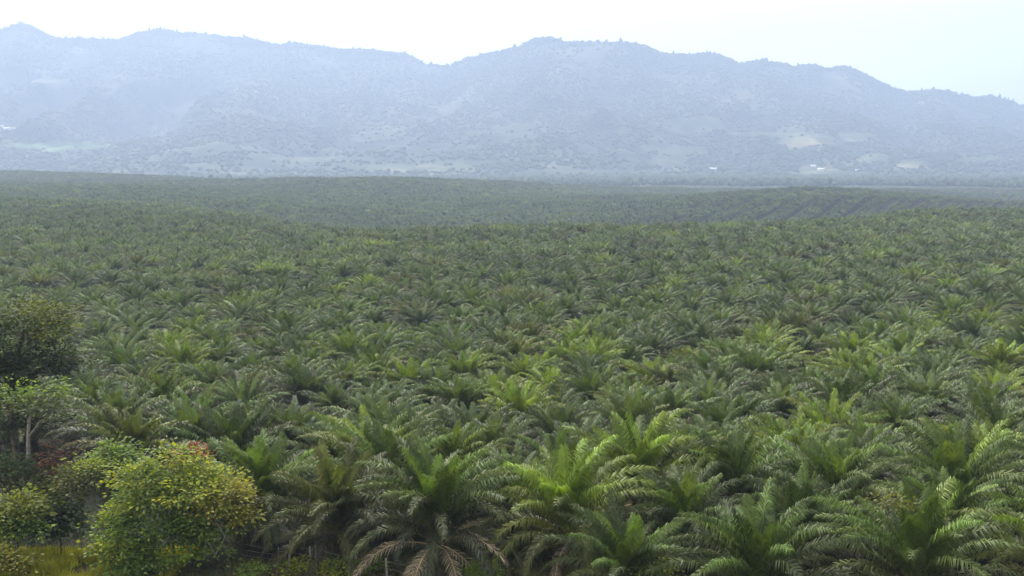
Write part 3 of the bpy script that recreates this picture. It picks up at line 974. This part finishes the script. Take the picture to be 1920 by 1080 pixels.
broadleaf("upright_shrub", "dull green shrub at the left edge under the dark tree", "shrub", 15, 65.5,
          [(15, 890, 44, 40, 0, 0), (60, 915, 40, 34, 0, 1), (-30, 905, 40, 40, 0, 1), (70, 945, 40, 30, -.5, 0)],
          210, 18, .28, [DARK, [(.07, .09, .03), (.09, .105, .03), (.1, .12, .03)]], [(15, [(15, 950, 0), (15, 890, 0)], .09), (50, [(55, 970, 0), (60, 915, 0)], .06)], seed=16)
broadleaf("low_shrub", "low broad leaved bush between the grass patch and thin stemmed tree", "shrub", 112, 62,
          [(112, 965, 30, 26, 0, 0), (135, 985, 24, 18, 0, 0), (95, 990, 26, 18, -.3, 1)],
          110, 16, .34, [[(.06, .095, .045), (.075, .11, .05)], DARK], [(112, [(112, 975, 0), (116, 955, 0)], .05)], seed=17)
broadleaf("corner_bush", "small yellow tinged bush in the bottom left corner", "shrub", 22, 57.2,
          [(20, 1062, 36, 22, 0, 0), (-20, 1050, 36, 26, 0, 0)],
          100, 16, .26, [[(.19, .17, .02), (.14, .15, .02), (.1, .12, .02)]], [(22, [(22, 1060, 0), (20, 1050, 0)], .04)], seed=18)
broadleaf("sprawling_bush", "low green bush at the foot of the large shrub, left side", "shrub", 225, 58.6,
          [(215, 1035, 34, 28, 0, 0), (250, 1060, 44, 20, -.4, 1)],
          120, 16, .28, [LIME, GREEN], [(225, [(220, 1050, 0), (215, 1030, 0)], .05)], seed=19)
broadleaf("yellow_sapling", "small yellowish shrub top showing among the lower right palms", "shrub", 1665, 53,
          [(1662, 940, 26, 11, 0, 0), (1690, 950, 20, 8, 0, 0)],
          26, 12, .2, [[(.12, .14, .03), (.15, .15, .03)]], [(1665, [(1668, 990, 0), (1664, 942, 0)], .05)], seed=22)
for k, (px, py, Y, w, h, tn) in enumerate([(560, 1066, 59.5, 40, 12, 0), (640, 1068, 58.4, 44, 14, 0), (690, 1060, 58.6, 22, 18, 1), (470, 1072, 58.5, 24, 12, 1), (900, 1074, 56.5, 36, 14, 1), (1230, 1070, 53.5, 30, 20, 0)]):
    lab = ["low bright green weed clump on the bare earth by the leaning left post", "wide low weed clump between the two pairs of fence posts", "upright dark green weed beside the white fence posts, on their left",
           "small dark weed clump under the large yellow green shrub", "dark green weed patch under the palms right of the white posts", "bright weed clump at the bottom under the middle palms"][k]
    broadleaf("weed_clump", lab, "weeds", px, Y, [(px, py, w, h, 0, tn)], 46, 14, .2, [LIME, GREEN], [(px, [(px, py, 0)], .02)], seed=40 + k, group="weed clumps along the fence")

# ------------------------------------------------------------------ grass (uncountable)
def grass(name, label, region, n, hgt, cols, seed):
    rng = np.random.default_rng(seed)
    x0, x1, y0, y1 = region
    X = rng.uniform(x0, x1, n); Y = rng.uniform(y0, y1, n)
    k = fbm(X / 1.6, Y / 1.6, 3, seed) > rng.uniform(.3, .6, n)
    X, Y = X[k], Y[k]; n = len(X)
    Z = ground_z(X, Y) - .12
    a = rng.uniform(0, 6.28, n); w = rng.uniform(.02, .045, n); h = hgt * rng.uniform(.5, 1.3, n)
    lean = rng.normal(size=(n, 2)) * h[:, None] * .35
    B = np.stack([X, Y, Z], -1)
    sd = np.stack([np.cos(a), np.sin(a), 0 * a], -1) * w[:, None]
    tip = B + np.stack([lean[:, 0], lean[:, 1], h], -1)
    V = np.stack([B - sd, B + sd, tip], 1).reshape(-1, 3)
    T = np.arange(len(V)).reshape(-1, 3)
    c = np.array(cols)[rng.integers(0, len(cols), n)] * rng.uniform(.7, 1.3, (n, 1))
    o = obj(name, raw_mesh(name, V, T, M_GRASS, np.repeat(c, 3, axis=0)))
    tag(o, label, "grass", kind="stuff")


grass("meadow_grass", "bright yellow green grass patch at lower left among the shrubs", (-33, -21, 55.5, 64), 60000, .6, [(.36, .36, .02), (.28, .32, .02), (.38, .34, .03)], 61)
grass("roadside_weeds", "sparse dry grass and weeds on the brown earth along the fence", (-24, 12, 53.5, 62), 16000, .42, [(.12, .12, .03), (.16, .13, .05), (.07, .1, .025)], 62)
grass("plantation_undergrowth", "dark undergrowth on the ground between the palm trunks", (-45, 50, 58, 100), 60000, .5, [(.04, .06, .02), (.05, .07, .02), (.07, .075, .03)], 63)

# ------------------------------------------------------------------ wire fence
froot = empty("wire_fence", (-7.2, 59.0, float(ground_z(-7.2, 59.0))))
tag(froot, "wire fence on thin pale wooden posts along the first palms", "fence")
o0 = np.array(froot.location)
fpts = []
for px, Y, h, r_, tilt in [(430, 62.4, 1.4, .05, .02), (522, 60.8, 1.25, .035, .03), (541, 60.6, 1.75, .075, .09), (583, 60.2, 1.5, .05, -.03), (592, 60.1, 1.55, .05, .02), (668, 59.0, 1.4, .05, .0), (725, 58.2, 1.6, .075, -.02), (800, 57.2, 1.65, .085, -.04), (850, 56.6, 1.2, .06, .05), (960, 55.4, 1.5, .07, 0)]:
    x = at(px, 1060, Y)[0]; z = float(ground_z(x, Y))
    g = Geo()
    b = np.array([x, Y, z]) - o0
    tp = b + [tilt * h, .03, h]
    rr = random.random
    g.tube([b - [0, 0, .3], b + (tp - b) * .35 + [.015, 0, 0], b + (tp - b) * .7, tp - [0, 0, .03], tp], [r_, r_ * .98, r_ * .92, r_ * .88, r_ * .6], 8)
    obj("post", g.mesh("post", M_POST), froot)
    fpts.append((b, tp))
for lv in (.35, .62, .9):
    g = Geo()
    pts = []
    for (b0, t0), (b1, t1) in zip(fpts[:-1], fpts[1:]):
        a_ = b0 + (t0 - b0) * lv; c_ = b1 + (t1 - b1) * lv
        for t in (0, .25, .5, .75):
            pts.append(a_ + (c_ - a_) * t - [0, 0.07, .08 * 4 * t * (1 - t)])
    g.tube(pts, [.011] * len(pts), 5)
    obj("wire", g.mesh("wire", M_WIRE), froot)

# ------------------------------------------------------------------ haze
hb = np.array([(x, y, z) for z in (-75.0, 1150.0) for y in (-320.0, 9200.0) for x in (-8800.0, 8800.0)])
hq = np.array([(0, 2, 3, 1), (4, 5, 7, 6), (0, 1, 5, 4), (2, 6, 7, 3), (0, 4, 6, 2), (1, 3, 7, 5)])
m, nt, out = new_mat("haze")
pv = nt.nodes.new("ShaderNodeVolumePrincipled")
pv.inputs["Color"].default_value = (.52, .635, .85, 1)
pv.inputs["Density"].default_value = 0.00022
pv.inputs["Anisotropy"].default_value = 0.15
nt.links.new(pv.outputs["Volume"], out.inputs["Volume"])
hz = obj("haze", raw_mesh("haze", hb, hq, m))
tag(hz, "pale blue haze filling the valley air", "haze", kind="stuff")

# ------------------------------------------------------------------ light
SUN_EL, SUN_AZ = 48.0, -18.0          # azimuth from straight ahead (+Y), negative = left
w = bpy.data.worlds.new("World"); S.world = w; w.use_nodes = True
nt = w.node_tree
bg = nt.nodes["Background"]
sk = nt.nodes.new("ShaderNodeTexSky"); sk.sky_type = 'NISHITA'; sk.sun_disc = False
sk.sun_elevation = R(SUN_EL); sk.sun_rotation = R(SUN_AZ)
sk.air_density = 1.0; sk.dust_density = 4.0; sk.ozone_density = 1.0
# a thin bright veil of high cloud over the clear sky, patchy and thinning to the right
tc = nt.nodes.new("ShaderNodeTexCoord")
cn = nt.nodes.new("ShaderNodeTexNoise"); cn.inputs["Scale"].default_value = 2.2; cn.inputs["Detail"].default_value = 5
mp = nt.nodes.new("ShaderNodeMapping"); mp.inputs["Scale"].default_value = (1, 1, 3)
nt.links.new(tc.outputs["Generated"], mp.inputs["Vector"]); nt.links.new(mp.outputs["Vector"], cn.inputs["Vector"])
sx = nt.nodes.new("ShaderNodeSeparateXYZ"); nt.links.new(tc.outputs["Generated"], sx.inputs["Vector"])
m1 = nt.nodes.new("ShaderNodeMath"); m1.operation = 'MULTIPLY_ADD'; m1.inputs[1].default_value = -.75; m1.inputs[2].default_value = .25
nt.links.new(sx.outputs["X"], m1.inputs[0])
m2 = nt.nodes.new("ShaderNodeMath"); m2.operation = 'ADD'; m2.use_clamp = True
nt.links.new(m1.outputs[0], m2.inputs[0]); nt.links.new(cn.outputs["Fac"], m2.inputs[1])
vm = nt.nodes.new("ShaderNodeMix"); vm.data_type = 'RGBA'; vm.inputs["B"].default_value = (11.6, 11.2, 10.7, 1)
nt.links.new(m2.outputs[0], vm.inputs["Factor"]); nt.links.new(sk.outputs["Color"], vm.inputs["A"])
nt.links.new(vm.outputs["Result"], bg.inputs["Color"])
bg.inputs["Strength"].default_value = 0.095
sd_ = bpy.data.lights.new("sun", 'SUN'); so = link(bpy.data.objects.new("sun", sd_))
sd_.energy = 3.5; sd_.angle = R(18); sd_.color = (1.0, .95, .86)
v = Vector((math.sin(R(SUN_AZ)) * math.cos(R(SUN_EL)), math.cos(R(SUN_AZ)) * math.cos(R(SUN_EL)), math.sin(R(SUN_EL))))
so.rotation_euler = v.to_track_quat('Z', 'Y').to_euler()
so.location = (-40, 20, 120)

S.view_settings.view_transform = 'Standard'
S.view_settings.look = 'None'
S.view_settings.exposure = 1.15
S.view_settings.gamma = 1.0
S.cycles.max_bounces = 8
S.cycles.volume_bounces = 4
S.cycles.transparent_max_bounces = 4
